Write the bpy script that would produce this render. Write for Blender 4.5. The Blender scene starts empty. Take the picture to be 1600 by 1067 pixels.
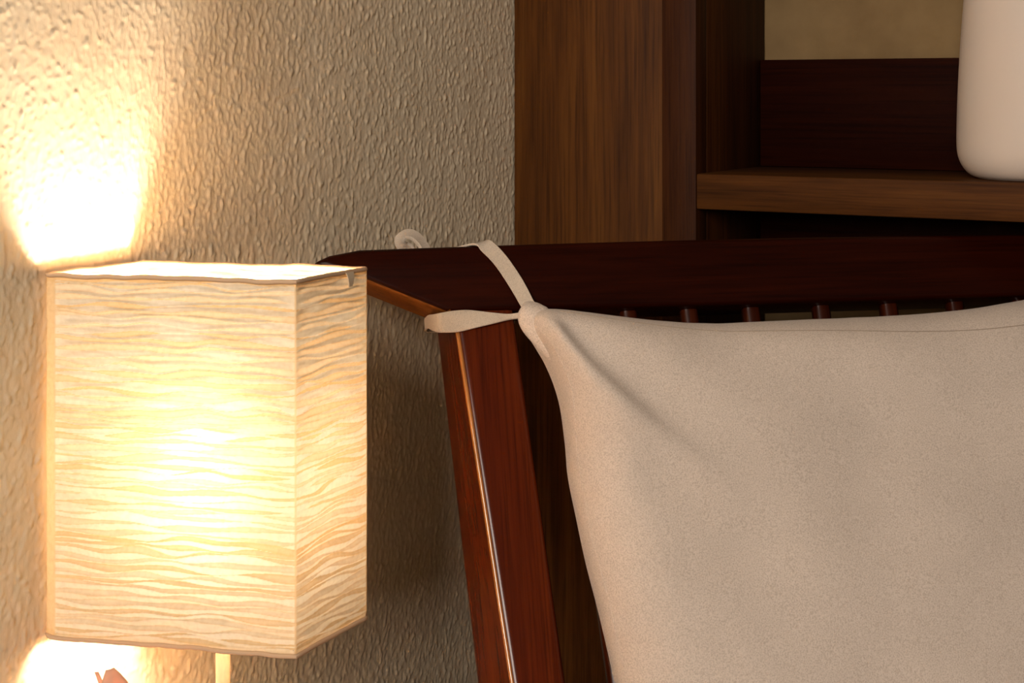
import bpy, bmesh, math, random
import numpy as np
from mathutils import Vector, Matrix

sc = bpy.context.scene
col = sc.collection
FP = 2400.0                       # focal length in pixels of the 1600 px wide frame
EYE = 0.95                        # eye height above the floor
HOR = 145.0                       # image row of the horizon

# ------------------------------------------------------------------ camera, world, lights
cam_d = bpy.data.cameras.new('camera')
cam_d.sensor_width = 36.0
cam_d.lens = FP * 36.0 / 1600.0
cam_d.shift_y = -(533.5 - HOR) / 1600.0
cam_d.clip_start = 0.02
cam = bpy.data.objects.new('camera', cam_d)
cam.location = (0, 0, EYE)
cam.rotation_euler = (math.pi / 2, 0, 0)
col.objects.link(cam)
sc.camera = cam

world = bpy.data.worlds.new('room_light')
sc.world = world
world.use_nodes = True
wb = world.node_tree.nodes['Background']
wb.inputs['Color'].default_value = (1.0, 0.70, 0.45, 1)
wb.inputs['Strength'].default_value = 0.12

# soft daylight from a large window behind and to the left of the photographer
win_d = bpy.data.lights.new('window_daylight', 'AREA')
win_d.shape = 'RECTANGLE'
win_d.size = 1.3
win_d.size_y = 1.2
win_d.energy = 104
win_d.color = (1.0, 0.885, 0.775)
win = bpy.data.objects.new('window_daylight', win_d)
win.location = (-1.05, -2.4, 1.85)
win.rotation_euler = (Vector((0.3, 1.5, 0.75)) - Vector(win.location)).to_track_quat('-Z', 'Y').to_euler()
col.objects.link(win)

sc.view_settings.view_transform = 'Standard'
sc.view_settings.look = 'None'
sc.view_settings.exposure = 0.0
sc.view_settings.gamma = 1.0
sc.view_settings.use_curve_mapping = False
sc.cycles.max_bounces = 10
sc.cycles.transmission_bounces = 8
sc.cycles.diffuse_bounces = 6

# ------------------------------------------------------------------ helpers
def P(px, py, Y):
    return Vector(((px - 800) / FP * Y, Y, EYE - (py - HOR) / FP * Y))

def tag(o, label=None, cat=None, group=None, kind=None):
    if label: o['label'] = label
    if cat: o['category'] = cat
    if group: o['group'] = group
    if kind: o['kind'] = kind
    return o

def empty(name, loc):
    o = bpy.data.objects.new(name, None)
    o.location = loc
    o.empty_display_size = 0.05
    col.objects.link(o)
    return o

def world_of(o):
    m = o.matrix_basis.copy()
    if o.parent:
        return world_of(o.parent) @ o.matrix_parent_inverse @ m
    return m

def link(name, me, mat, parent=None, mw=None, smooth=True):
    """one mesh object; its vertices are in the frame mw (world by default)"""
    o = bpy.data.objects.new(name, me)
    col.objects.link(o)
    if mat: me.materials.append(mat)
    if smooth:
        me.polygons.foreach_set('use_smooth', [True] * len(me.polygons))
    if mw is not None: o.matrix_basis = mw
    if parent:
        o.parent = parent
        o.matrix_parent_inverse = world_of(parent).inverted()
    return o

def bm_mesh(bm, name, sharp=None):
    bmesh.ops.recalc_face_normals(bm, faces=bm.faces)
    me = bpy.data.meshes.new(name)
    bm.to_mesh(me); bm.free()
    if sharp is not None:
        me.set_sharp_from_angle(angle=math.radians(sharp))
    return me

def box(name, lo, hi, mat, parent=None, mw=None, bevel=0.002, seg=2):
    bm = bmesh.new()
    c = [(a + b) / 2 for a, b in zip(lo, hi)]
    s = [b - a for a, b in zip(lo, hi)]
    bmesh.ops.create_cube(bm, size=1, matrix=Matrix.Translation(c) @ Matrix.Diagonal((*s, 1)))
    if bevel:
        bmesh.ops.bevel(bm, geom=bm.edges[:], offset=bevel, segments=seg, profile=0.5, affect='EDGES')
    return link(name, bm_mesh(bm, name, 40), mat, parent, mw)

def prism(name, poly, b0, b1, mat, parent=None, mw=None, bevel=0.004, seg=3, poly_back=None):
    """poly in local (x, z); extruded in local y from b0 to b1"""
    bm = bmesh.new()
    pb = poly_back or poly
    a = [bm.verts.new((x, b0, z)) for x, z in poly]
    b = [bm.verts.new((x, b1, z)) for x, z in pb]
    bm.faces.new(a); bm.faces.new(b[::-1])
    n = len(poly)
    for i in range(n):
        bm.faces.new((a[i], b[i], b[(i + 1) % n], a[(i + 1) % n]))
    if bevel:
        bmesh.ops.recalc_face_normals(bm, faces=bm.faces)
        ed = [e for e in bm.edges if e.calc_face_angle(0) > math.radians(20)]
        bmesh.ops.bevel(bm, geom=ed, offset=bevel, segments=seg, profile=0.5, affect='EDGES', clamp_overlap=True)
    return link(name, bm_mesh(bm, name, 40), mat, parent, mw)

def loft(name, rings, mat, parent=None, mw=None, cap=True, closed=False):
    """rings: list of lists of points (same count); skins them"""
    bm = bmesh.new()
    vs = [[bm.verts.new(p) for p in r] for r in rings]
    n = len(rings[0])
    m = len(rings)
    for i in range(m if closed else m - 1):
        for j in range(n):
            k = (j + 1) % n
            bm.faces.new((vs[i][j], vs[i][k], vs[(i + 1) % m][k], vs[(i + 1) % m][j]))
    if cap and not closed:
        bm.faces.new(vs[0]); bm.faces.new(vs[-1][::-1])
    return link(name, bm_mesh(bm, name, 50), mat, parent, mw)

def lathe(name, prof, mat, parent=None, mw=None, n=48):
    rings = [[(r * math.cos(2 * math.pi * j / n), r * math.sin(2 * math.pi * j / n), z) for j in range(n)] for r, z in prof]
    return loft(name, rings, mat, parent, mw)

def tube(name, pts, r, mat, parent=None, mw=None, n=10, closed=False):
    pts = [Vector(p) for p in pts]
    rings = []
    m = len(pts)
    for i, p in enumerate(pts):
        if closed: t = pts[(i + 1) % m] - pts[i - 1]
        else: t = pts[min(i + 1, m - 1)] - pts[max(i - 1, 0)]
        t.normalize()
        ref = Vector((0, 0, 1)) if abs(t.z) < 0.9 else Vector((1, 0, 0))
        a = t.cross(ref).normalized(); b = t.cross(a)
        rr = r(i / max(1, m - 1)) if callable(r) else r
        rings.append([p + rr * (math.cos(2 * math.pi * j / n) * a + math.sin(2 * math.pi * j / n) * b) for j in range(n)])
    return loft(name, rings, mat, parent, mw, closed=closed)

def spline(pts, n):
    """Catmull-Rom through points (any dimension)"""
    pts = np.array(pts, float)
    q = np.vstack([2 * pts[0] - pts[1], pts, 2 * pts[-1] - pts[-2]])
    m = len(pts) - 1
    out = []
    for t in np.linspace(0, m, n):
        i = min(int(t), m - 1); u = t - i
        p0, p1, p2, p3 = q[i:i + 4]
        out.append(0.5 * (2 * p1 + (p2 - p0) * u + (2 * p0 - 5 * p1 + 4 * p2 - p3) * u * u + (3 * p1 - p0 - 3 * p2 + p3) * u ** 3))
    return np.array(out)

def grid_mesh(name, V, nu, nv, close_u=False):
    """V: (nv*nu,3), row-major rows of nu"""
    idx = np.arange(nu * nv).reshape(nv, nu)
    if close_u: idx = np.hstack([idx, idx[:, :1]])
    q = np.stack([idx[:-1, :-1], idx[:-1, 1:], idx[1:, 1:], idx[1:, :-1]], -1).reshape(-1, 4)
    me = bpy.data.meshes.new(name)
    me.vertices.add(len(V)); me.vertices.foreach_set('co', np.asarray(V, np.float32).ravel())
    me.loops.add(q.size); me.loops.foreach_set('vertex_index', q.astype(np.int32).ravel())
    me.polygons.add(len(q))
    me.polygons.foreach_set('loop_start', np.arange(0, q.size, 4, dtype=np.int32))
    me.update(calc_edges=True); me.validate()
    return me

def fnoise(shape, cell, wav, seed, low=None):
    """filtered random field; wav = feature size (m) in each axis, cell = grid step"""
    rng = np.random.default_rng(seed)
    w = np.fft.rfft2(rng.standard_normal(shape))
    fy = np.fft.fftfreq(shape[0], cell[0])[:, None]; fx = np.fft.rfftfreq(shape[1], cell[1])[None]
    r2 = (fy * wav[0]) ** 2 + (fx * wav[1]) ** 2
    g = np.exp(-r2 * 2.0)
    if low: g = g * (1 - np.exp(-((fy * low[0]) ** 2 + (fx * low[1]) ** 2) * 2.0))
    a = np.fft.irfft2(w * g, s=shape)
    return a / a.std()

# ------------------------------------------------------------------ materials
def new_mat(name):
    m = bpy.data.materials.new(name); m.use_nodes = True
    nt = m.node_tree; nt.nodes.clear()
    out = nt.nodes.new('ShaderNodeOutputMaterial')
    return m, nt, out

def N(nt, t, **kw):
    n = nt.nodes.new(t)
    for k, v in kw.items():
        if k in n.inputs: n.inputs[k].default_value = v
        else: setattr(n, k, v)
    return n

def ramp(nt, stops):
    r = nt.nodes.new('ShaderNodeValToRGB')
    e = r.color_ramp.elements
    while len(e) < len(stops): e.new(0.5)
    for el, (p, c) in zip(e, stops):
        el.position = p; el.color = (*c, 1)
    return r

def wood(name, dark, mid, light, axis='x', scale=1.0, rough=0.35, coat=0.0, coat_rough=0.2, bump=0.15, spec=0.5):
    m, nt, out = new_mat(name)
    b = N(nt, 'ShaderNodeBsdfPrincipled')
    tc = N(nt, 'ShaderNodeTexCoord')
    mp = N(nt, 'ShaderNodeMapping')
    s = {'x': (2.2, 42, 42), 'z': (42, 42, 2.2), 'y': (42, 2.2, 42)}[axis]
    mp.inputs['Scale'].default_value = [v * scale for v in s]
    nt.links.new(tc.outputs['Object'], mp.inputs['Vector'])
    n1 = N(nt, 'ShaderNodeTexNoise', Scale=1.0, Detail=6.0, Roughness=0.65, Distortion=0.6)
    nt.links.new(mp.outputs[0], n1.inputs['Vector'])
    mp2 = N(nt, 'ShaderNodeMapping')
    mp2.inputs['Scale'].default_value = [v * scale * (7 if v > 10 else 3) for v in s]
    nt.links.new(tc.outputs['Object'], mp2.inputs['Vector'])
    n2 = N(nt, 'ShaderNodeTexNoise', Scale=1.0, Detail=3.0, Roughness=0.6)
    nt.links.new(mp2.outputs[0], n2.inputs['Vector'])
    r = ramp(nt, [(0.28, dark), (0.5, mid), (0.74, light)])
    nt.links.new(n1.outputs[0], r.inputs[0])
    r2 = ramp(nt, [(0.33, (0.45, 0.42, 0.40)), (0.52, (1, 1, 1))])
    nt.links.new(n2.outputs[0], r2.inputs[0])
    mx = N(nt, 'ShaderNodeMix', data_type='RGBA', blend_type='MULTIPLY')
    mx.inputs[0].default_value = 0.75
    nt.links.new(r.outputs[0], mx.inputs[6]); nt.links.new(r2.outputs[0], mx.inputs[7])
    nt.links.new(mx.outputs[2], b.inputs['Base Color'])
    b.inputs['Roughness'].default_value = rough
    b.inputs['Specular IOR Level'].default_value = spec
    b.inputs['Coat Weight'].default_value = coat
    b.inputs['Coat Roughness'].default_value = coat_rough
    bp = N(nt, 'ShaderNodeBump', Strength=bump, Distance=0.001)
    nt.links.new(n2.outputs[0], bp.inputs['Height'])
    nt.links.new(bp.outputs[0], b.inputs['Normal'])
    nt.links.new(b.outputs[0], out.inputs[0])
    return m

def plaster(name, base, var, fine=260, bump=0.5):
    m, nt, out = new_mat(name)
    b = N(nt, 'ShaderNodeBsdfPrincipled', Roughness=0.82)
    b.inputs['Specular IOR Level'].default_value = 0.25
    tc = N(nt, 'ShaderNodeTexCoord')
    n1 = N(nt, 'ShaderNodeTexNoise', Scale=9.0, Detail=5.0, Roughness=0.6)
    nt.links.new(tc.outputs['Object'], n1.inputs['Vector'])
    r = ramp(nt, [(0.3, var), (0.62, base)])
    nt.links.new(n1.outputs[0], r.inputs[0])
    nt.links.new(r.outputs[0], b.inputs['Base Color'])
    mp = N(nt, 'ShaderNodeMapping'); mp.inputs['Scale'].default_value = (1, 1, 0.55)
    nt.links.new(tc.outputs['Object'], mp.inputs['Vector'])
    n2 = N(nt, 'ShaderNodeTexNoise', Scale=float(fine), Detail=4.0, Roughness=0.6)
    nt.links.new(mp.outputs[0], n2.inputs['Vector'])
    bp = N(nt, 'ShaderNodeBump', Strength=bump, Distance=0.0012)
    nt.links.new(n2.outputs[0], bp.inputs['Height'])
    nt.links.new(bp.outputs[0], b.inputs['Normal'])
    nt.links.new(b.outputs[0], out.inputs[0])
    return m

def fabric(name, colr, scale=800, bump=0.5, var=0.9):
    m, nt, out = new_mat(name)
    b = N(nt, 'ShaderNodeBsdfPrincipled', Roughness=0.95)
    b.inputs['Specular IOR Level'].default_value = 0.1
    b.inputs['Sheen Weight'].default_value = 0.15
    b.inputs['Sheen Roughness'].default_value = 0.5
    tc = N(nt, 'ShaderNodeTexCoord')
    n1 = N(nt, 'ShaderNodeTexNoise', Scale=7.0, Detail=4.0, Roughness=0.6)
    nt.links.new(tc.outputs['Object'], n1.inputs['Vector'])
    n2 = N(nt, 'ShaderNodeTexNoise', Scale=float(scale), Detail=2.0, Roughness=0.5)
    nt.links.new(tc.outputs['Object'], n2.inputs['Vector'])
    r = ramp(nt, [(0.35, tuple(c * var for c in colr)), (0.65, colr)])
    nt.links.new(n1.outputs[0], r.inputs[0])
    r2 = ramp(nt, [(0.3, (0.74, 0.72, 0.70)), (0.6, (1, 1, 1))])
    nt.links.new(n2.outputs[0], r2.inputs[0])
    mx = N(nt, 'ShaderNodeMix', data_type='RGBA', blend_type='MULTIPLY'); mx.inputs[0].default_value = 1.0
    nt.links.new(r.outputs[0], mx.inputs[6]); nt.links.new(r2.outputs[0], mx.inputs[7])
    nt.links.new(mx.outputs[2], b.inputs['Base Color'])
    bp = N(nt, 'ShaderNodeBump', Strength=bump, Distance=0.0008)
    nt.links.new(n2.outputs[0], bp.inputs['Height'])
    nt.links.new(bp.outputs[0], b.inputs['Normal'])
    nt.links.new(b.outputs[0], out.inputs[0])
    return m

def plain(name, colr, rough=0.5, spec=0.5, noise=0.06, sss=0.0):
    m, nt, out = new_mat(name)
    b = N(nt, 'ShaderNodeBsdfPrincipled', Roughness=rough)
    b.inputs['Specular IOR Level'].default_value = spec
    if sss:
        b.inputs['Subsurface Weight'].default_value = sss
        b.inputs['Subsurface Radius'].default_value = (0.02, 0.012, 0.008)
    tc = N(nt, 'ShaderNodeTexCoord')
    n1 = N(nt, 'ShaderNodeTexNoise', Scale=14.0, Detail=4.0)
    nt.links.new(tc.outputs['Object'], n1.inputs['Vector'])
    r = ramp(nt, [(0.3, tuple(c * (1 - noise) for c in colr)), (0.7, colr)])
    nt.links.new(n1.outputs[0], r.inputs[0])
    nt.links.new(r.outputs[0], b.inputs['Base Color'])
    nt.links.new(b.outputs[0], out.inputs[0])
    return m

def paper(name, thin, doubled, diff, diff2=None):
    m, nt, out = new_mat(name)
    tr = N(nt, 'ShaderNodeBsdfTranslucent'); df = N(nt, 'ShaderNodeBsdfDiffuse')
    df.inputs['Color'].default_value = (*diff, 1); tr.inputs['Color'].default_value = (*thin, 1)
    ad = N(nt, 'ShaderNodeAddShader')
    if doubled:
        at = N(nt, 'ShaderNodeAttribute', attribute_name='doubled')
        tc = N(nt, 'ShaderNodeTexCoord')
        fib = N(nt, 'ShaderNodeTexNoise', Scale=240.0, Detail=3.0)
        nt.links.new(tc.outputs['Object'], fib.inputs['Vector'])
        rf = ramp(nt, [(0.3, (0.92, 0.90, 0.87)), (0.6, (1, 1, 1))])
        nt.links.new(fib.outputs[0], rf.inputs[0])
        for bs, c0, c1 in ((tr, thin, doubled), (df, diff, diff2)):
            r = ramp(nt, [(0.0, c0), (1.0, c1)])
            nt.links.new(at.outputs['Fac'], r.inputs[0])
            mx = N(nt, 'ShaderNodeMix', data_type='RGBA', blend_type='MULTIPLY'); mx.inputs[0].default_value = 1.0
            nt.links.new(r.outputs[0], mx.inputs[6]); nt.links.new(rf.outputs[0], mx.inputs[7])
            nt.links.new(mx.outputs[2], bs.inputs['Color'])
    nt.links.new(tr.outputs[0], ad.inputs[0]); nt.links.new(df.outputs[0], ad.inputs[1])
    nt.links.new(ad.outputs[0], out.inputs[0])
    return m

def emit(name, colr, strength):
    m, nt, out = new_mat(name)
    e = N(nt, 'ShaderNodeEmission', Strength=strength)
    e.inputs['Color'].default_value = (*colr, 1)
    nt.links.new(e.outputs[0], out.inputs[0])
    return m

M = {}
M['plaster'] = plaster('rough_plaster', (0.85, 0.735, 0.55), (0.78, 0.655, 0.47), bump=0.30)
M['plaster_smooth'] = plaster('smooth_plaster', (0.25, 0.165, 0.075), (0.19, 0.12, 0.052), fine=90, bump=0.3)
M['floor'] = wood('floor_boards', (0.05, 0.02, 0.008), (0.09, 0.04, 0.015), (0.13, 0.06, 0.025), 'x', 0.5)
M['chair_rail'] = wood('mahogany_rail', (0.013, 0.0014, 0.0004), (0.022, 0.0026, 0.0006), (0.036, 0.0048, 0.001), 'x', rough=0.28, bump=0.02, spec=0.14)
M['chair_wood'] = wood('mahogany_post', (0.050, 0.0060, 0.0012), (0.085, 0.011, 0.0018), (0.125, 0.020, 0.003), 'z', rough=0.20, bump=0.02, spec=0.30)
M['chair_slat'] = wood('mahogany_slat', (0.022, 0.0028, 0.0006), (0.040, 0.0055, 0.001), (0.065, 0.011, 0.0018), 'z', rough=0.30, bump=0.02, spec=0.25)
M['chair_lit_end'] = wood('painted_lamplit_end', (0.13, 0.036, 0.006), (0.20, 0.060, 0.010), (0.28, 0.095, 0.018), 'x', rough=0.45, bump=0.02, spec=0.15)  # paler wood that paints the lamp light under the rail end
M['shelf_v'] = wood('stained_oak_vertical', (0.045, 0.014, 0.0022), (0.090, 0.030, 0.0045), (0.14, 0.052, 0.008), 'z', rough=0.6, bump=0.25, spec=0.15)
M['shelf_h'] = wood('stained_oak_horizontal', (0.045, 0.014, 0.0022), (0.085, 0.028, 0.0045), (0.13, 0.048, 0.008), 'x', rough=0.6, bump=0.25, spec=0.15)
M['shelf_red'] = wood('red_stained_board', (0.010, 0.0012, 0.0003), (0.016, 0.0022, 0.0004), (0.026, 0.004, 0.0006), 'x', rough=0.5, bump=0.15, spec=0.06)
M['shelf_stile'] = wood('stained_oak_stile', (0.024, 0.006, 0.001), (0.045, 0.0115, 0.0016), (0.070, 0.021, 0.003), 'z', rough=0.6, bump=0.25, spec=0.15)
M['edge_glint'] = wood('painted_edge_glint', (0.28, 0.08, 0.012), (0.48, 0.17, 0.03), (0.62, 0.26, 0.05), 'z', rough=0.14, bump=0.02, spec=1.0)  # golden colour for the lamp highlight painted along the post edges
M['fabric'] = fabric('cream_canvas', (0.80, 0.69, 0.60))
M['strap'] = fabric('cream_tape', (0.76, 0.65, 0.53), scale=1400, bump=0.5)
M['thread'] = fabric('cream_thread', (0.50, 0.41, 0.33), scale=1400, bump=0.5)
M['paper'] = paper('crinkled_paper', (0.0256, 0.0228, 0.0170), (0.0218, 0.0138, 0.0056), (0.84, 0.77, 0.62), (0.74, 0.54, 0.29))
M['hem'] = paper('paper_hem', (0.02, 0.012, 0.006), None, (0.66, 0.46, 0.30))
M['seam'] = paper('paper_tab', (0.02, 0.015, 0.008), None, (0.75, 0.62, 0.45))
M['bulb'] = emit('bulb_glow', (1.0, 0.84, 0.68), 325.0)
M['lamp_metal'] = plain('cream_metal', (0.62, 0.47, 0.35), 0.45)
M['ceramic'] = plain('white_ceramic', (0.72, 0.62, 0.54), 0.5, 0.25, 0.03)
M['petal'] = paper('pale_petal', (0.30, 0.17, 0.11), None, (0.62, 0.42, 0.30))
M['stalk'] = plain('green_stalk', (0.10, 0.16, 0.05), 0.6)
M['table'] = wood('bedside_wood', (0.10, 0.05, 0.02), (0.17, 0.09, 0.04), (0.24, 0.14, 0.07), 'x')

# ------------------------------------------------------------------ the room
# room frame: x along the shelving front, y into the depth along the plastered wall, z up
RA = math.radians(30)
S = Vector((math.cos(RA), -math.sin(RA), 0)); W = Vector((math.sin(RA), math.cos(RA), 0))
RO = Vector((-0.002, 1.912, 0))
MR = Matrix(((S.x, W.x, 0, RO.x), (S.y, W.y, 0, RO.y), (0, 0, 1, 0), (0, 0, 0, 1)))
DEPTH = 0.227

def make_plaster_wall():
    st = 0.0016
    yd = np.arange(-1.02, 0.03, st); zd = np.arange(0.25, 1.36, st)
    ys = np.concatenate([np.linspace(-2.4, -1.04, 20), yd, np.linspace(0.04, DEPTH + 0.1, 8)])
    zs = np.concatenate([np.linspace(0, 0.245, 10), zd, np.linspace(1.37, 2.5, 20)])
    sh = (len(zd), len(yd)); c = (st, st)
    ridge = fnoise(sh, c, (0.0100, 0.0044), 3, (0.05, 0.03))     # strokes drawn down the wall
    crumb = fnoise(sh, c, (0.0046, 0.0032), 5, (0.03, 0.02))
    broad = fnoise(sh, c, (0.06, 0.04), 8)
    h = np.maximum(ridge - 0.15, 0) ** 0.8 * 0.50 + np.maximum(crumb - 0.1, 0) * 0.70 + 0.12 * broad
    h = np.minimum(h, 2.4) * 0.00068
    H = np.zeros((len(zs), len(ys)))
    h = h * np.clip((1.355 - zd) / 0.12, 0.15, 1)[:, None]
    H[10:10 + len(zd), 20:20 + len(yd)] = h
    # surface runs down smoothly against the shelving
    H *= np.clip((0.03 - ys) / 0.03, 0.25, 1)[None]
    Yg, Zg = np.meshgrid(ys, zs)
    V = np.stack([H.ravel(), Yg.ravel(), Zg.ravel()], 1)
    me = grid_mesh('wall_left', V, len(ys), len(zs))
    o = link('wall_left', me, M['plaster'], mw=MR)
    return tag(o, 'rough cream plaster wall behind the lamp', kind='structure')

make_plaster_wall()

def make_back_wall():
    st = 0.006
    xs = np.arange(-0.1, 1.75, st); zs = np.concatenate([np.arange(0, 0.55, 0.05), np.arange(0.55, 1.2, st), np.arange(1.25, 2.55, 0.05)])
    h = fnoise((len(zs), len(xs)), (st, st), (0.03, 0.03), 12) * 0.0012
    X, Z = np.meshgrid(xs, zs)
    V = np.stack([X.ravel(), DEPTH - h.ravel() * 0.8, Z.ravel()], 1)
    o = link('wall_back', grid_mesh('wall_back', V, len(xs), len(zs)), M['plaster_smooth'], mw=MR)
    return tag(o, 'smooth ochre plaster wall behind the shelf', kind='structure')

make_back_wall()
o = box('floor', (-1.5, -3.5, -0.05), (2.5, 0.5, 0.0), M['floor'], mw=MR, bevel=0)
tag(o, 'dark brown timber floor', kind='structure')

# ------------------------------------------------------------------ shelving
def room_root(name, x, y, z):
    o = empty(name, (0, 0, 0))
    o.matrix_basis = MR @ Matrix.Translation((x, y, z))
    return o

SHELF_TOP, SHELF_BOT = 0.856, 0.8146
unit = room_root('shelving_unit', 0.5, 0.1, 0)
tag(unit, 'dark stained timber shelving unit built against the plaster wall', 'shelves')
PW = 0.2495
box('front_plank', (0.003, 0.004, 0.002), (0.2055, 0.030, 2.1), M['shelf_v'], unit, MR, 0.0015)
box('stile', (0.2058, 0.000, 0.002), (PW, 0.032, 2.1), M['shelf_stile'], unit, MR, 0.0015)
box('side_panel', (0.2075, 0.0322, 0.002), (PW, DEPTH - 0.004, 2.1), M['shelf_stile'], unit, MR, 0.001)
box('shelf_board', (PW + 0.0003, 0.000, SHELF_BOT), (1.30, DEPTH - 0.004, SHELF_TOP), M['shelf_h'], unit, MR, 0.002)
box('back_board', (PW + 0.0008, DEPTH - 0.022, SHELF_TOP + 0.0003), (1.30, DEPTH - 0.004, SHELF_TOP + 0.136), M['shelf_red'], unit, MR, 0.0015)
box('lower_back_board', (PW + 0.0008, DEPTH - 0.022, 0.725), (1.30, DEPTH - 0.004, SHELF_BOT - 0.0003), M['shelf_red'], unit, MR, 0.0015)
box('upper_shelf_board', (PW + 0.0003, 0.000, 1.36), (1.30, DEPTH - 0.004, 1.40), M['shelf_h'], unit, MR, 0.002)
box('side_panel', (1.3003, 0.0322, 0.002), (1.342, DEPTH - 0.004, 2.1), M['shelf_stile'], unit, MR, 0.001)
box('stile', (1.3003, 0.000, 0.002), (1.344, 0.032, 2.1), M['shelf_stile'], unit, MR, 0.0015)

# white vessel standing on the shelf
vc = (1616 - 800) / FP
Yv = 1.675
Pv = Vector((vc * Yv, Yv, SHELF_TOP))
prof = [(0.0, 0.0), (0.050, 0.0), (0.060, 0.0012), (0.068, 0.005), (0.0745, 0.012), (0.079, 0.021), (0.0812, 0.032), (0.0815, 0.05), (0.0805, 0.09),
        (0.0775, 0.15), (0.073, 0.21), (0.069, 0.26), (0.058, 0.30), (0.042, 0.325), (0.034, 0.34), (0.034, 0.375), (0.038, 0.385), (0.034, 0.386), (0.030, 0.375), (0.030, 0.34), (0.0, 0.33)]
vase = lathe('vase', [tuple(p) for p in spline(prof[:12], 60)] + prof[12:], M['ceramic'], mw=Matrix.Translation(Pv), n=72)
tag(vase, 'smooth white rounded vase standing on the wooden shelf', 'vase')

# ------------------------------------------------------------------ bedside table (below the picture)
TT = 0.38
tb = room_root('bedside_table', 0.25, -0.72, 0)
tag(tb, 'low wooden bedside table under the paper lamp', 'table')
box('table_top', (0.02, -0.95, TT - 0.025), (0.34, -0.55, TT), M['table'], tb, MR, 0.004)
for lx in (0.04, 0.29):
    for ly in (-0.93, -0.60):
        box('leg', (lx, ly, 0.0005), (lx + 0.03, ly + 0.03, TT - 0.0253), M['table'], tb, MR, 0.003)

# ------------------------------------------------------------------ paper lamp
DL = 1.20
Fc = P(462, 440, DL); Lc = P(85, 430, DL * 1.034); Rc = P(573, 420, DL * 1.076)
Bc = Lc + Rc - Fc
L2c = Lc + Vector((-0.0080, 0.0060, 0))     # smooth pasted seam that blunts the left corner
ctr = (Fc + Lc + Rc + Bc) / 4
ZT, ZB = EYE - 295 / FP * DL, EYE - 880 / FP * DL
sxy = ctr + (Rc - Fc) * 0.12                # the stem stands a little towards the back
lamp = empty('table_lamp', (sxy.x, sxy.y, TT))
tag(lamp, 'lit table lamp with a boxy crinkled cream paper shade', 'lamp')

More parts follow.
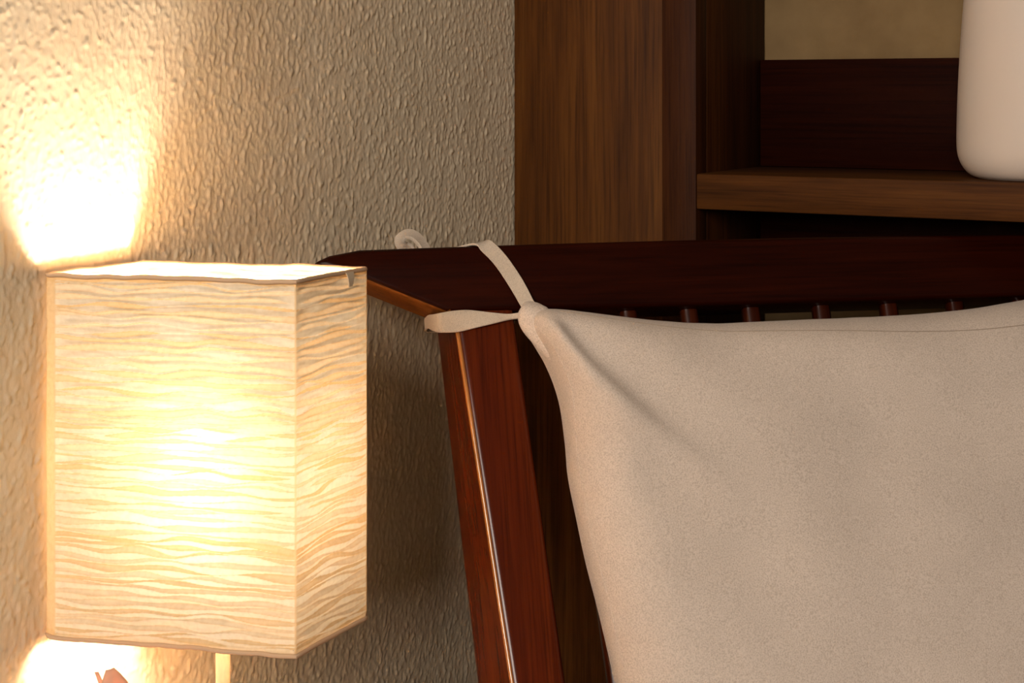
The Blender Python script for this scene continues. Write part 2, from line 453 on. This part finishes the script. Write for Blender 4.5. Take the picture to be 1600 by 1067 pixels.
def make_shade():
    cs = [np.array(v[:2]) for v in (Fc, Rc, Bc, L2c, Lc)]       # counter-clockwise seen from above
    r = 0.004
    # perimeter path with small rounded corners
    pts, nor, cd = [], [], []
    acc = 0
    for k in range(5):
        a, b = cs[k], cs[(k + 1) % 5]
        d = (b - a); L = np.linalg.norm(d); d /= L
        n = np.array([d[1], -d[0]])
        m = int(L / 0.0016)
        for i in range(m):
            s = i / m
            pts.append(a + d * L * s); nor.append(n); cd.append(min(s, 1 - s) * L if k != 3 else 0)
        acc += L
    pts = np.array(pts); nor = np.array(nor); cd = np.array(cd)
    nr = nor.copy()
    for sft in range(1, 4):
        nr += np.roll(nor, sft, 0) + np.roll(nor, -sft, 0)
    nr /= np.linalg.norm(nr, axis=1)[:, None]
    npt = len(pts)
    p = np.arange(npt) / npt
    rng = np.random.default_rng(21)
    NF = 104
    ks = np.arange(2, 15)
    gaps = np.empty((NF, npt))
    for i in range(NF):
        ph = rng.uniform(0, 2 * np.pi, len(ks)); am = rng.standard_normal(len(ks)) * np.exp(-((ks - 5) / 7.0) ** 2)
        g = (am[:, None] * np.cos(2 * np.pi * ks[:, None] * p + ph[:, None])).sum(0)
        g /= g.std()
        base = rng.uniform(0.35, 1.15)
        gaps[i] = np.maximum(0.04, base + 0.48 * g) * (0.8 if i % 2 else 1.1)
    lines = np.vstack([np.zeros(npt), np.cumsum(gaps, 0)])
    tot = lines[-1]
    gm = gaps / tot                     # share of the height
    lines = lines / tot
    mean = lines.mean(1, keepdims=True)
    dev = lines - mean
    kk = np.exp(-(np.arange(-14, 15) / 3.2) ** 2); kk /= kk.sum()
    dl_ = np.apply_along_axis(lambda c: np.convolve(np.r_[np.zeros(14), c, np.zeros(14)], kk, 'valid'), 0, dev)
    lines = mean + dev - 0.93 * dl_
    lines[0] = 0; lines[-1] = 1
    lines = np.clip(np.maximum.accumulate(lines, 0), 0, 1)
    gm = np.diff(lines, axis=0)
    nz = 560
    v = np.linspace(0, 1, nz)
    Hh = ZT - ZB
    hl = np.empty((NF + 1, npt))
    gpad = np.vstack([gm[:1], gm, gm[-1:]])
    for i in range(NF + 1):
        hl[i] = (1 if i % 2 else -1) * np.minimum(0.0026, 0.27 * Hh * np.minimum(gpad[i], gpad[i + 1]) + 0.0002)
    lev = rng.uniform(0, 1, NF)
    dis = np.empty((nz, npt)); dbl = np.empty((nz, npt))
    for j in range(npt):
        idx = np.clip(np.searchsorted(lines[:, j], v, side='right') - 1, 0, NF - 1)
        t = (v - lines[idx, j]) / np.maximum(gm[idx, j], 1e-6)
        t = np.clip(t, 0, 1)
        dis[:, j] = hl[idx, j] * (1 - t) + hl[idx + 1, j] * t
        odd = (idx % 2).astype(float)
        edge = np.exp(-np.minimum(t, 1 - t) * gm[idx, j] * Hh / 0.0006)
        dbl[:, j] = np.clip(odd * (0.35 + 0.5 * lev[idx]) + (1 - odd) * 0.22 * lev[idx] + 0.35 * edge * odd + 0.15 * edge, 0, 1)
    wob = fnoise((nz, npt), (Hh / nz, 0.0016), (0.05, 0.10), 4) * 0.0007
    small = fnoise((nz, npt), (Hh / nz, 0.0016), (0.004, 0.016), 6) * 0.00025
    fade = np.clip(cd / 0.012, 0.10, 1)[None] * np.clip(np.minimum(v, 1 - v) / 0.015, 0, 1)[:, None]
    hem = np.clip(1 - np.minimum(v, 1 - v) / 0.022, 0, 1)[:, None]
    off = (dis + wob + small) * fade
    XY = pts[None] + nr[None] * off[..., None]
    sag = 0.0004 * np.sin(p * 2 * np.pi * 5) [None] * np.ones((nz, 1))
    Z = ZB + Hh * v[:, None] + sag * np.ones((1, npt))
    V = np.stack([XY[..., 0].ravel(), XY[..., 1].ravel(), Z.ravel()], 1)
    me = grid_mesh('shade', V, npt, nz, close_u=True)
    at = me.attributes.new('doubled', 'FLOAT', 'POINT')
    at.data.foreach_set('value', np.clip(np.where((cd == 0)[None], 0.85, dbl) + hem * 0.6, 0, 1).astype(np.float32).ravel())
    sh = link('shade', me, M['paper'], lamp)
    sh['label'] = 'cream crinkled paper shade glowing from inside'
    # hems wrapped over the wire frame, top and bottom
    for z in (ZT, ZB):
        nn = 160
        st = np.linspace(0, npt, nn, endpoint=False).astype(int)
        jit = np.random.default_rng(int(z * 1000)).standard_normal(nn)
        jit = np.convolve(np.r_[jit[-2:], jit, jit[:2]], [0.15, 0.25, 0.2, 0.25, 0.15], 'valid')
        path = [(pts[i][0] + nr[i][0] * 0.0006, pts[i][1] + nr[i][1] * 0.0006, z + sag[0, i] + 0.0007 * q) for i, q in zip(st, jit)]
        tube('hem', path, 0.0019, M['hem'], sh, n=8, closed=True)
    return sh, pts, nr

shade, s_pts, s_nor = make_shade()
# little folded tab under the rim of the narrow side
tabp = Fc.lerp(Rc, 0.72); out_n = Vector(((Rc - Fc).y, -(Rc - Fc).x, 0)).normalized()
ed = (Rc - Fc).normalized()
rings = []
for (dz, hw, o_) in ((0.000, 0.0075, 0.0030), (-0.004, 0.0060, 0.0040), (-0.009, 0.0048, 0.0040), (-0.012, 0.0030, 0.0030)):
    c_ = Vector((tabp.x, tabp.y, ZT + dz)) + out_n * o_
    rings.append([c_ - ed * hw - out_n * 0.0004, c_ + ed * hw * 0.5 - out_n * 0.0004, c_ + ed * hw * 0.5 + out_n * 0.0004, c_ - ed * hw + out_n * 0.0004])
loft('paper_tab', rings, M['seam'], shade)

# stand: base, stem, holder, bulb, wire spider
cz = Matrix.Translation((sxy.x, sxy.y, 0))
lathe('base', [(0.0, TT), (0.060, TT), (0.062, TT + 0.003), (0.060, TT + 0.010), (0.020, TT + 0.014), (0.0, TT + 0.0145)], M['lamp_metal'], lamp, cz)
lathe('stem', [(0.0, TT + 0.0147), (0.0060, TT + 0.0147), (0.0060, 0.550), (0.0, 0.550)], M['lamp_metal'], lamp, cz, n=24)
lathe('bulb_holder', [(0.0, 0.5503), (0.012, 0.5503), (0.0135, 0.555), (0.0135, 0.577), (0.010, 0.5795), (0.0, 0.5795)], M['lamp_metal'], lamp, cz, n=24)
bprof = [(0.0, 0.580), (0.009, 0.580), (0.0115, 0.586), (0.0165, 0.592), (0.0175, 0.600), (0.0175, 0.704), (0.0160, 0.712), (0.011, 0.7175), (0.005, 0.7195), (0.0, 0.720)]
lathe('bulb', bprof, M['bulb'], lamp, cz, n=20)
for c_ in (Fc, Lc, Rc, Bc):
    tube('frame_wire', [(sxy.x, sxy.y, 0.5495), ((sxy.x + c_.x) / 2, (sxy.y + c_.y) / 2, 0.53), (c_.x * 0.985 + ctr.x * 0.015, c_.y * 0.985 + ctr.y * 0.015, ZB + 0.004)], 0.0012, M['lamp_metal'], lamp, n=6)

# ------------------------------------------------------------------ flower on the bedside table, its petals just in the picture
fx = P(206, 1176, 1.19)
fl = empty('flower', (fx.x, fx.y, TT))
tag(fl, 'pale pink petals of a flower below the left side of the lamp shade', 'flower')
tube('stalk', [(fx.x, fx.y, TT + 0.0005), (fx.x + 0.002, fx.y, 0.41), (fx.x, fx.y, 0.442)], 0.0025, M['stalk'], fl, n=8)
def petal(base, tip, width, bulge, side):
    base = Vector(base); tip = Vector(tip); ax = tip - base
    nrm = Vector(side).normalized(); wd = ax.cross(nrm).normalized()
    nu, nv = 9, 12
    F_, B_ = [], []
    for iv in range(nv):
        t = iv / (nv - 1)
        wv = width * math.sin(math.pi * min(0.97, 0.12 + 0.84 * t)) ** 0.75
        for iu in range(nu):
            s = iu / (nu - 1) * 2 - 1
            p_ = base + ax * t + wd * wv * s + nrm * (bulge * math.sin(math.pi * t) * (1 - 0.6 * s * s) - bulge * 0.7 * s * s * t)
            F_.append(p_ + nrm * 0.0006); B_.append(p_ - nrm * 0.0006)
    bm = bmesh.new()
    vf = [bm.verts.new(p_) for p_ in F_]; vb = [bm.verts.new(p_) for p_ in B_]
    for iv in range(nv - 1):
        for iu in range(nu - 1):
            a = iv * nu + iu
            bm.faces.new((vf[a], vf[a + 1], vf[a + nu + 1], vf[a + nu])); bm.faces.new((vb[a], vb[a + nu], vb[a + nu + 1], vb[a + 1]))
    ring = list(range(nu)) + [nu * k + nu - 1 for k in range(1, nv)] + [nu * (nv - 1) + k for k in range(nu - 2, -1, -1)] + [nu * k for k in range(nv - 2, 0, -1)]
    for i in range(len(ring)):
        a, b = ring[i], ring[(i + 1) % len(ring)]
        bm.faces.new((vf[a], vb[a], vb[b], vf[b]))
    return link('petal', bm_mesh(bm, 'petal'), M['petal'], fl)
fb = (fx.x, fx.y, 0.440)
def at(px, py, Y): return tuple(P(px, py, Y))
petal(fb, at(149, 1050, 1.192), 0.0050, 0.002, (-0.8, -0.6, 0.1))
petal(fb, at(171, 1046, 1.180), 0.0150, 0.003, (0.15, -1, 0.15))
petal(fb, at(250, 1090, 1.185), 0.0120, 0.003, (0.5, -0.8, 0.5))
petal(fb, at(225, 1078, 1.205), 0.0120, 0.003, (0.3, 0.8, 0.3))

# ------------------------------------------------------------------ chair
AL, LE = math.radians(11), math.radians(22)
CO = P(820, 430, 1.54)
eu = Vector((math.cos(AL), math.sin(AL), 0)); eF = Vector((math.sin(AL), -math.cos(AL), 0)); eZ = Vector((0, 0, 1))
ev = math.cos(LE) * eZ - math.sin(LE) * eF
ew = math.cos(LE) * eF + math.sin(LE) * eZ
MC = Matrix(((eu.x, -ew.x, ev.x, CO.x), (eu.y, -ew.y, ev.y, CO.y), (eu.z, -ew.z, ev.z, CO.z), (0, 0, 0, 1)))
MCi = MC.inverted()
CAM = Vector((0, 0, EYE))

def uv(px, py, w=0.0):
    """where the sight line of that pixel meets the plane w in front of the chair back"""
    d = Vector(((px - 800) / FP, 1, -(py - HOR) / FP))
    t = ((CO + w * ew - CAM).dot(ew)) / d.dot(ew)
    q = CAM + t * d - CO
    return q.dot(eu), q.dot(ev)

def loc(u, w, v): return (u, -w, v)

UC = 0.29                                   # middle of the chair back
base_pt = MC @ Vector((UC, 0, -0.75)); base_pt.z = 0
chair = empty('armchair', base_pt)
tag(chair, 'dark red-brown wooden chair with a slatted back and long top rail', 'chair')

TH = 0.052
# top rail with slanting ends
left = [uv(487, 411), uv(514, 398)]
lo_l = [uv(700, 489), uv(570, 437)]
top = [(u, 0.0285 + 0.0065 * (1 - ((u - UC) / 0.56) ** 2)) for u in np.linspace(left[1][0] + 0.03, 2 * UC + 0.10, 12)]
mir = lambda p: (2 * UC - p[0], p[1])
poly = [left[0], left[1]] + top + [(2 * UC + 0.11, 0.022), (2 * UC + 0.10, -0.0350), (lo_l[0][0] + 0.04, -0.0350), lo_l[0], lo_l[1]]
rail = prism('top_rail', poly, 0.0, TH, M['chair_rail'], chair, MC, 0.006, 4)
rail.data.materials.append(M['chair_lit_end'])           # lamp light under the slanting end, put into a paler wood colour
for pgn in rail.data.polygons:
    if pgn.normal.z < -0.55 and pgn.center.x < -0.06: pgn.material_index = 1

# posts: front face narrower than the back, edges rounded
def post(mirror):
    hl = [uv(715, 520), uv(800, 1067)]; rr = [uv(805, 500), uv(885, 1067)]
    VT, VB = -0.0352, -0.735
    def ex(a, b, v): return a[0] + (b[0] - a[0]) * (v - a[1]) / (b[1] - a[1])
    rings = []
    for v in (VT, -0.2, -0.38, -0.55, VB):
        uh, ur = ex(*hl, v), ex(*rr, v)
        sect = [(uh, 0.000), (ur, 0.000), (ur, TH + 0.006), (uh - 0.010 - 0.014 * min(1, -v / 0.38), TH + 0.006)]
        # round the section corners
        pts = []
        for k in range(4):
            a, b, c = (Vector(sect[k - 1]), Vector(sect[k]), Vector(sect[(k + 1) % 4]))
            R_ = 0.007
            d1 = (a - b).normalized(); d2 = (c - b).normalized()
            for q in np.linspace(0, 1, 7):
                p1 = b + d1 * R_; p2 = b + d2 * R_
                m = p1.lerp(b, q).lerp(b.lerp(p2, q), q)
                pts.append(m)
        if mirror: pts = [Vector((2 * UC - p.x, p.y)) for p in pts]
        rings.append([(p.x, p.y, v) for p in pts])
    return loft('back_post', rings, M['chair_wood'], chair, MC)
pa, pb = post(False), post(True)
def edge_glint(parent, mirror):  # strip added on the post corner to stand for the lamp's highlight
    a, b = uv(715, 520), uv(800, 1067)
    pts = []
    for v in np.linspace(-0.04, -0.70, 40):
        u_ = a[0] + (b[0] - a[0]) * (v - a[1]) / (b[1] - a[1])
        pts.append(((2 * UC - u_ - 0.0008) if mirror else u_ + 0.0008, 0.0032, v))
    tube('edge_glint_strip', pts, 0.0023, M['edge_glint'], parent, MC, n=12)
edge_glint(pa, False); edge_glint(pb, True)

# slats between top rail and lower rail
def slat(u0):
    rings = []
    for v in (-0.0352, -0.20, -0.38, -0.52, -0.6345):
        sh_ = -0.066 * (v + 0.035) * (1 - (u0) / UC)      # fan slightly like the posts
        c, hw, hd = u0 + sh_, 0.0085, 0.008
        rings.append([(c + hw * x, 0.024 + hd * y, v) for x, y in ((-1, -0.6), (-0.6, -1), (0.6, -1), (1, -0.6), (1, 0.6), (0.6, 1), (-0.6, 1), (-1, 0.6))])
    return loft('slat', rings, M['chair_slat'], chair, MC)
for px in (881, 980, 1075, 1172, 1282, 1388, 1492, 1594):
    slat(uv(px, 482, -0.024)[0])
box('lower_rail', (0.030, 0.004, -0.680), (2 * UC - 0.030, 0.044, -0.635), M['chair_wood'], chair, MC, 0.004)
# seat frame, front legs and rear legs
seat_c = MC @ Vector((UC, 0, -0.735))
MS = Matrix(((eu.x, -eF.x, 0, base_pt.x), (eu.y, -eF.y, 0, base_pt.y), (0, 0, 1, 0), (0, 0, 0, 1)))
zs_ = seat_c.z
off = (MS.inverted() @ seat_c).y
box('seat', (-0.31, off - 0.60, zs_ - 0.075), (0.31, off + 0.05, zs_ - 0.028), M['chair_wood'], chair, MS, 0.006)
for sx in (-1, 1):
    for yy in (off - 0.58, off - 0.02):
        box('leg', (sx * 0.28 - 0.025, yy, 0.0005), (sx * 0.28 + 0.025, yy + 0.05, zs_ - 0.0755), M['chair_wood'], chair, MS, 0.004)

# ------------------------------------------------------------------ cushion tied to the chair back
cu = empty('back_cushion', MC @ Vector((UC, -0.02, -0.60)))
tag(cu, 'cream canvas cushion tied by its straps to the chair back', 'cushion')
W0 = 0.016
topc = [uv(*p, W0) for p in ((838, 484), (875, 487), (905, 491), (960, 498), (1030, 505), (1110, 508), (1200, 504), (1300, 500), (1400, 495), (1500, 486), (1600, 469))]
topc += [(topc[-1][0] + 0.012, topc[-1][1] + 0.002), (topc[-1][0] + 0.024, topc[-1][1] + 0.004)]
UR = topc[-1][0]
leftc = [uv(*p, W0) for p in ((816, 506), (850, 566), (872, 625), (882, 690), (887, 745), (900, 810), (915, 880), (936, 962), (960, 1067))]
leftc += [(leftc[-1][0] + 0.012, leftc[-1][1] - 0.10), (leftc[-1][0] + 0.03, -0.60)]
Tn, Ln = 200, 220
Tc = spline(topc, Tn)
Lcv = spline([topc[0]] + leftc, Ln)
Rcv = np.stack([UR - 0.01 * np.sin(np.linspace(0, math.pi, Ln)), np.linspace(Tc[-1, 1], -0.60, Ln)], 1)
Bcv = np.stack([np.linspace(Lcv[-1, 0], UR, Tn), np.full(Tn, -0.60)], 1)

def cushion_uv():
    s = np.linspace(0, 1, Tn)[None, :, None]; t = np.linspace(0, 1, Ln)[:, None, None]
    # denser rows and columns towards the edges come from the curves themselves
    Cn = (1 - t) * Tc[None] + t * Bcv[None]
    Dn = (1 - s) * Lcv[:, None] + s * Rcv[:, None]
    B_ = (1 - s) * (1 - t) * Tc[0] + s * (1 - t) * Tc[-1] + (1 - s) * t * Bcv[0] + s * t * Bcv[-1]
    return Cn + Dn - B_

UVc = cushion_uv()
ear = np.array(uv(842, 500, W0 + 0.01))
fold_end = np.array(uv(1075, 705, W0 + 0.05))
def puff():
    s = np.linspace(0, 1, Tn)[None]; t = np.linspace(0, 1, Ln)[:, None]
    ds = np.minimum(s, 1 - s) * 0.66; dt = np.minimum(t, 1 - t) * 0.56
    prof = lambda d: 1 - np.exp(-(d / 0.050))
    base = 0.068 * np.sqrt(np.clip(prof(ds), 0, 1) * np.clip(prof(dt), 0, 1))
    U, Vv = UVc[..., 0], UVc[..., 1]
    # fold running from the tied corner down to the right: a raised side towards the lamp, a valley behind it
    a = fold_end - ear; L = np.linalg.norm(a); a = a / L
    n = np.array([-a[1], a[0]])              # towards upper right
    q = (U - ear[0]) * a[0] + (Vv - ear[1]) * a[1]
    bend = 0.010 * np.sin(np.clip(q / L, 0, 1) * math.pi)
    d = (U - ear[0]) * n[0] + (Vv - ear[1]) * n[1] + bend
    along = np.clip((q + 0.004) / 0.026, 0, 1) * np.exp(-np.clip(q / L, 0, None) ** 2 * 1.9)
    step = 1 / (1 + np.exp(d / 0.0055))      # 1 on the lamp side
    left_side = np.exp(-np.clip(-d, 0, None) / 0.045)
    fold = 0.031 * along * step * left_side - 0.012 * along * (1 - step) * np.exp(-np.clip(d, 0, None) / 0.030)
    # faint puckers at the top and left edges
    rng = np.random.default_rng(5)
    soft = fnoise(U.shape, (0.0026, 0.0030), (0.10, 0.10), 2) * 0.0014
    puck = 0.0009 * np.sin(Vv * 150 + 1.2 * np.sin(Vv * 47)) * np.exp(-(s * 0.66) / 0.018)
    pt = 0.0006 * np.sin(U * 120 + 1.5 * np.sin(U * 37)) * np.exp(-(t * 0.56) / 0.02)
    w = base + fold * np.clip(base / 0.012, 0, 1) + (soft + puck + pt) * np.clip(base / 0.02, 0, 1)
    return w
PUF = puff()
def make_cushion():
    fr = np.stack([UVc[..., 0], -(W0 + PUF), UVc[..., 1]], -1)
    bk = np.stack([UVc[..., 0], -(W0 - np.clip(PUF * 0.16, 0, 0.010)), UVc[..., 1]], -1)
    full = np.concatenate([fr, bk[:, ::-1][:, 1:-1]], 1)      # closed loop of columns
    nu = full.shape[1]
    me = grid_mesh('cover', full.reshape(-1, 3), nu, Ln, close_u=True)
    bm = bmesh.new(); bm.from_mesh(me)
    bmesh.ops.remove_doubles(bm, verts=bm.verts, dist=0.00002)
    bmesh.ops.holes_fill(bm, edges=[e for e in bm.edges if e.is_boundary], sides=0)
    bmesh.ops.recalc_face_normals(bm, faces=bm.faces)
    bm.to_mesh(me); bm.free()
    return link('cover', me, M['fabric'], cu, MC)
make_cushion()
# stitched line below the top edge
def surf(si, ti, lift=0.0004):
    s0, t0 = si * (Tn - 1), ti * (Ln - 1)
    i, j = min(int(s0), Tn - 2), min(int(t0), Ln - 2)
    fs, ft = s0 - i, t0 - j
    g = lambda A: (A[j, i] * (1 - fs) + A[j, i + 1] * fs) * (1 - ft) + (A[j + 1, i] * (1 - fs) + A[j + 1, i + 1] * fs) * ft
    p = g(UVc); w = g(PUF) + W0 + lift
    return (p[0], -w, p[1])
tube('seam', [surf(s, 0.048 + 0.030 * s + 0.002 * math.sin(9 * s), 0.0002) for s in np.linspace(0.085, 0.97, 120)], 0.00055, M['thread'], cu, MC, n=6)
tube('seam', [surf(0.013 + 0.001 * math.sin(30 * t), t, 0.0001) for t in np.linspace(0.09, 0.95, 120)], 0.0004, M['fabric'], cu, MC, n=6)

# gathered corner of the cover, drawn up to the straps
def blob(name, pts, rads, mat, flat=0.8, n=18, wob=0.0):
    pts = spline(pts, 26); rads = spline([[r] for r in rads], 26)[:, 0]
    rings = []
    for i in range(26):
        t = Vector(pts[min(i + 1, 25)] - pts[max(i - 1, 0)]).normalized()
        b = Vector((0, 1, 0)); b = (b - t * b.dot(t)).normalized(); a = t.cross(b)
        rr = max(rads[i], 0.0002)
        ring = []
        for j in range(n):
            th = 2 * math.pi * j / n
            r_ = rr * (1 + wob * math.sin(3 * th + i * 0.35) + wob * 0.6 * math.sin(5 * th - i * 0.2))
            ring.append(Vector(pts[i]) + a * r_ * math.cos(th) + b * r_ * flat * math.sin(th))
        rings.append(ring)
    return loft(name, rings, mat, cu, MC)
def pl(px, py, w): 
    a = uv(px, py, w); return (a[0], -w, a[1])
blob('gathered_corner', [pl(824, 474, 0.022), pl(828, 482, 0.028), pl(834, 495, 0.032), pl(850, 516, 0.034), pl(873, 547, 0.034), pl(905, 588, 0.034)],
     [0.002, 0.0110, 0.0158, 0.0165, 0.0150, 0.010], M['fabric'], 0.75, 22, 0.05)

# straps: flat cotton tape
def ribbon(name, path, widths, wdirs, th=0.0011, n=60):
    """path points (local), width at each, direction of the width at each (local)"""
    pts = spline(path, n); ws = spline([[w] for w in widths], n)[:, 0]; wd = spline(wdirs, n)
    rings = []
    for i in range(n):
        t = Vector(pts[min(i + 1, n - 1)] - pts[max(i - 1, 0)]).normalized()
        w = Vector(wd[i]); w = (w - t * w.dot(t)).normalized(); nn = t.cross(w)
        hw = ws[i] / 2; p = Vector(pts[i])
        ring = []
        for (x, y) in ((-1, -0.3), (-0.93, -1), (-0.5, -0.85), (0, -0.8), (0.5, -0.85), (0.93, -1), (1, -0.3), (1, 0.3), (0.93, 1), (0.5, 0.8), (0, 0.35), (-0.5, 0.8), (-0.93, 1), (-1, 0.3)):
            ring.append(p + w * hw * x + nn * th * y)
        rings.append(ring)
    return loft(name, rings, M['strap'], cu, MC)
# strap over the rail
ux = Vector((1, 0, 0)); perp = Vector((0.83, 0, 0.55))
tv = lambda u: 0.0285 + 0.0065 * (1 - ((u - UC) / 0.56) ** 2)
p1 = pl(826, 478, 0.012); p2 = pl(806, 442, 0.0035); p3 = pl(783, 408, 0.0030); p4 = pl(768, 392, 0.0030)
u4 = p4[0]
ribbon('strap', [p1, p2, p3, (u4 - 0.003, -0.0022, tv(u4) - 0.004), (u4 - 0.010, 0.003, tv(u4) + 0.0022), (u4 - 0.026, 0.022, tv(u4) + 0.0020), (u4 - 0.046, 0.046, tv(u4) + 0.0020), (u4 - 0.052, TH + 0.0030, tv(u4) - 0.006), (u4 - 0.056, TH + 0.004, tv(u4) - 0.030)],
       [0.014, 0.0155, 0.0155, 0.0155, 0.0155, 0.0155, 0.015, 0.015, 0.015], [perp, perp, perp, perp, (0.85, 0.4, 0.3), (0.75, 0.65, 0), (0.8, 0.6, 0), (0.95, 0, 0.2), (1, 0, 0.1)])
# strap round the post
r = [pl(812, 493, 0.013), pl(796, 495, 0.005), pl(770, 497, 0.004), pl(735, 499, 0.0035), pl(712, 502, 0.0035), pl(690, 504, 0.001)]
e1 = pl(678, 504, -0.010); e2 = pl(669, 503, -0.034)
ribbon('strap', r + [e1, e2, (e2[0] + 0.003, TH + 0.011, e2[2] + 0.002), (e2[0] + 0.03, TH + 0.016, e2[2] + 0.003)],
       [0.006, 0.0065, 0.0125, 0.0195, 0.0215, 0.0200, 0.0165, 0.013, 0.012, 0.012], [(0, 0.5, 1), (0, 0.6, 1), (0, 0.35, 1), (0, 0.1, 1), (0, 0, 1), (0, 0.05, 1), (0, 0, 1), (0, 0, 1), (0, 0, 1), (0, 0, 1)])
# loose loop of the strap standing up behind the rail
Yb = -(TH + 0.012)
lp = [(668, 402), (661, 383), (648, 369), (635, 366), (626, 374), (629, 384), (642, 389), (652, 402)]
lw = [Yb, Yb, Yb, Yb - 0.002, Yb - 0.006, Yb - 0.011, Yb - 0.014, Yb - 0.014]
ribbon('strap', [pl(*q, w) for q, w in zip(lp, lw)], [0.012, 0.0125, 0.0135, 0.0145, 0.0145, 0.0135, 0.012, 0.012],
       [(0.8, 0.5, 0.35), (0.75, 0.6, 0.45), (0.5, 0.6, 0.7), (0.1, 0.7, 0.75), (-0.5, 0.8, 0.2), (-0.3, 0.9, -0.3), (0.2, 0.95, -0.3), (0.6, 0.8, 0)], th=0.0022)
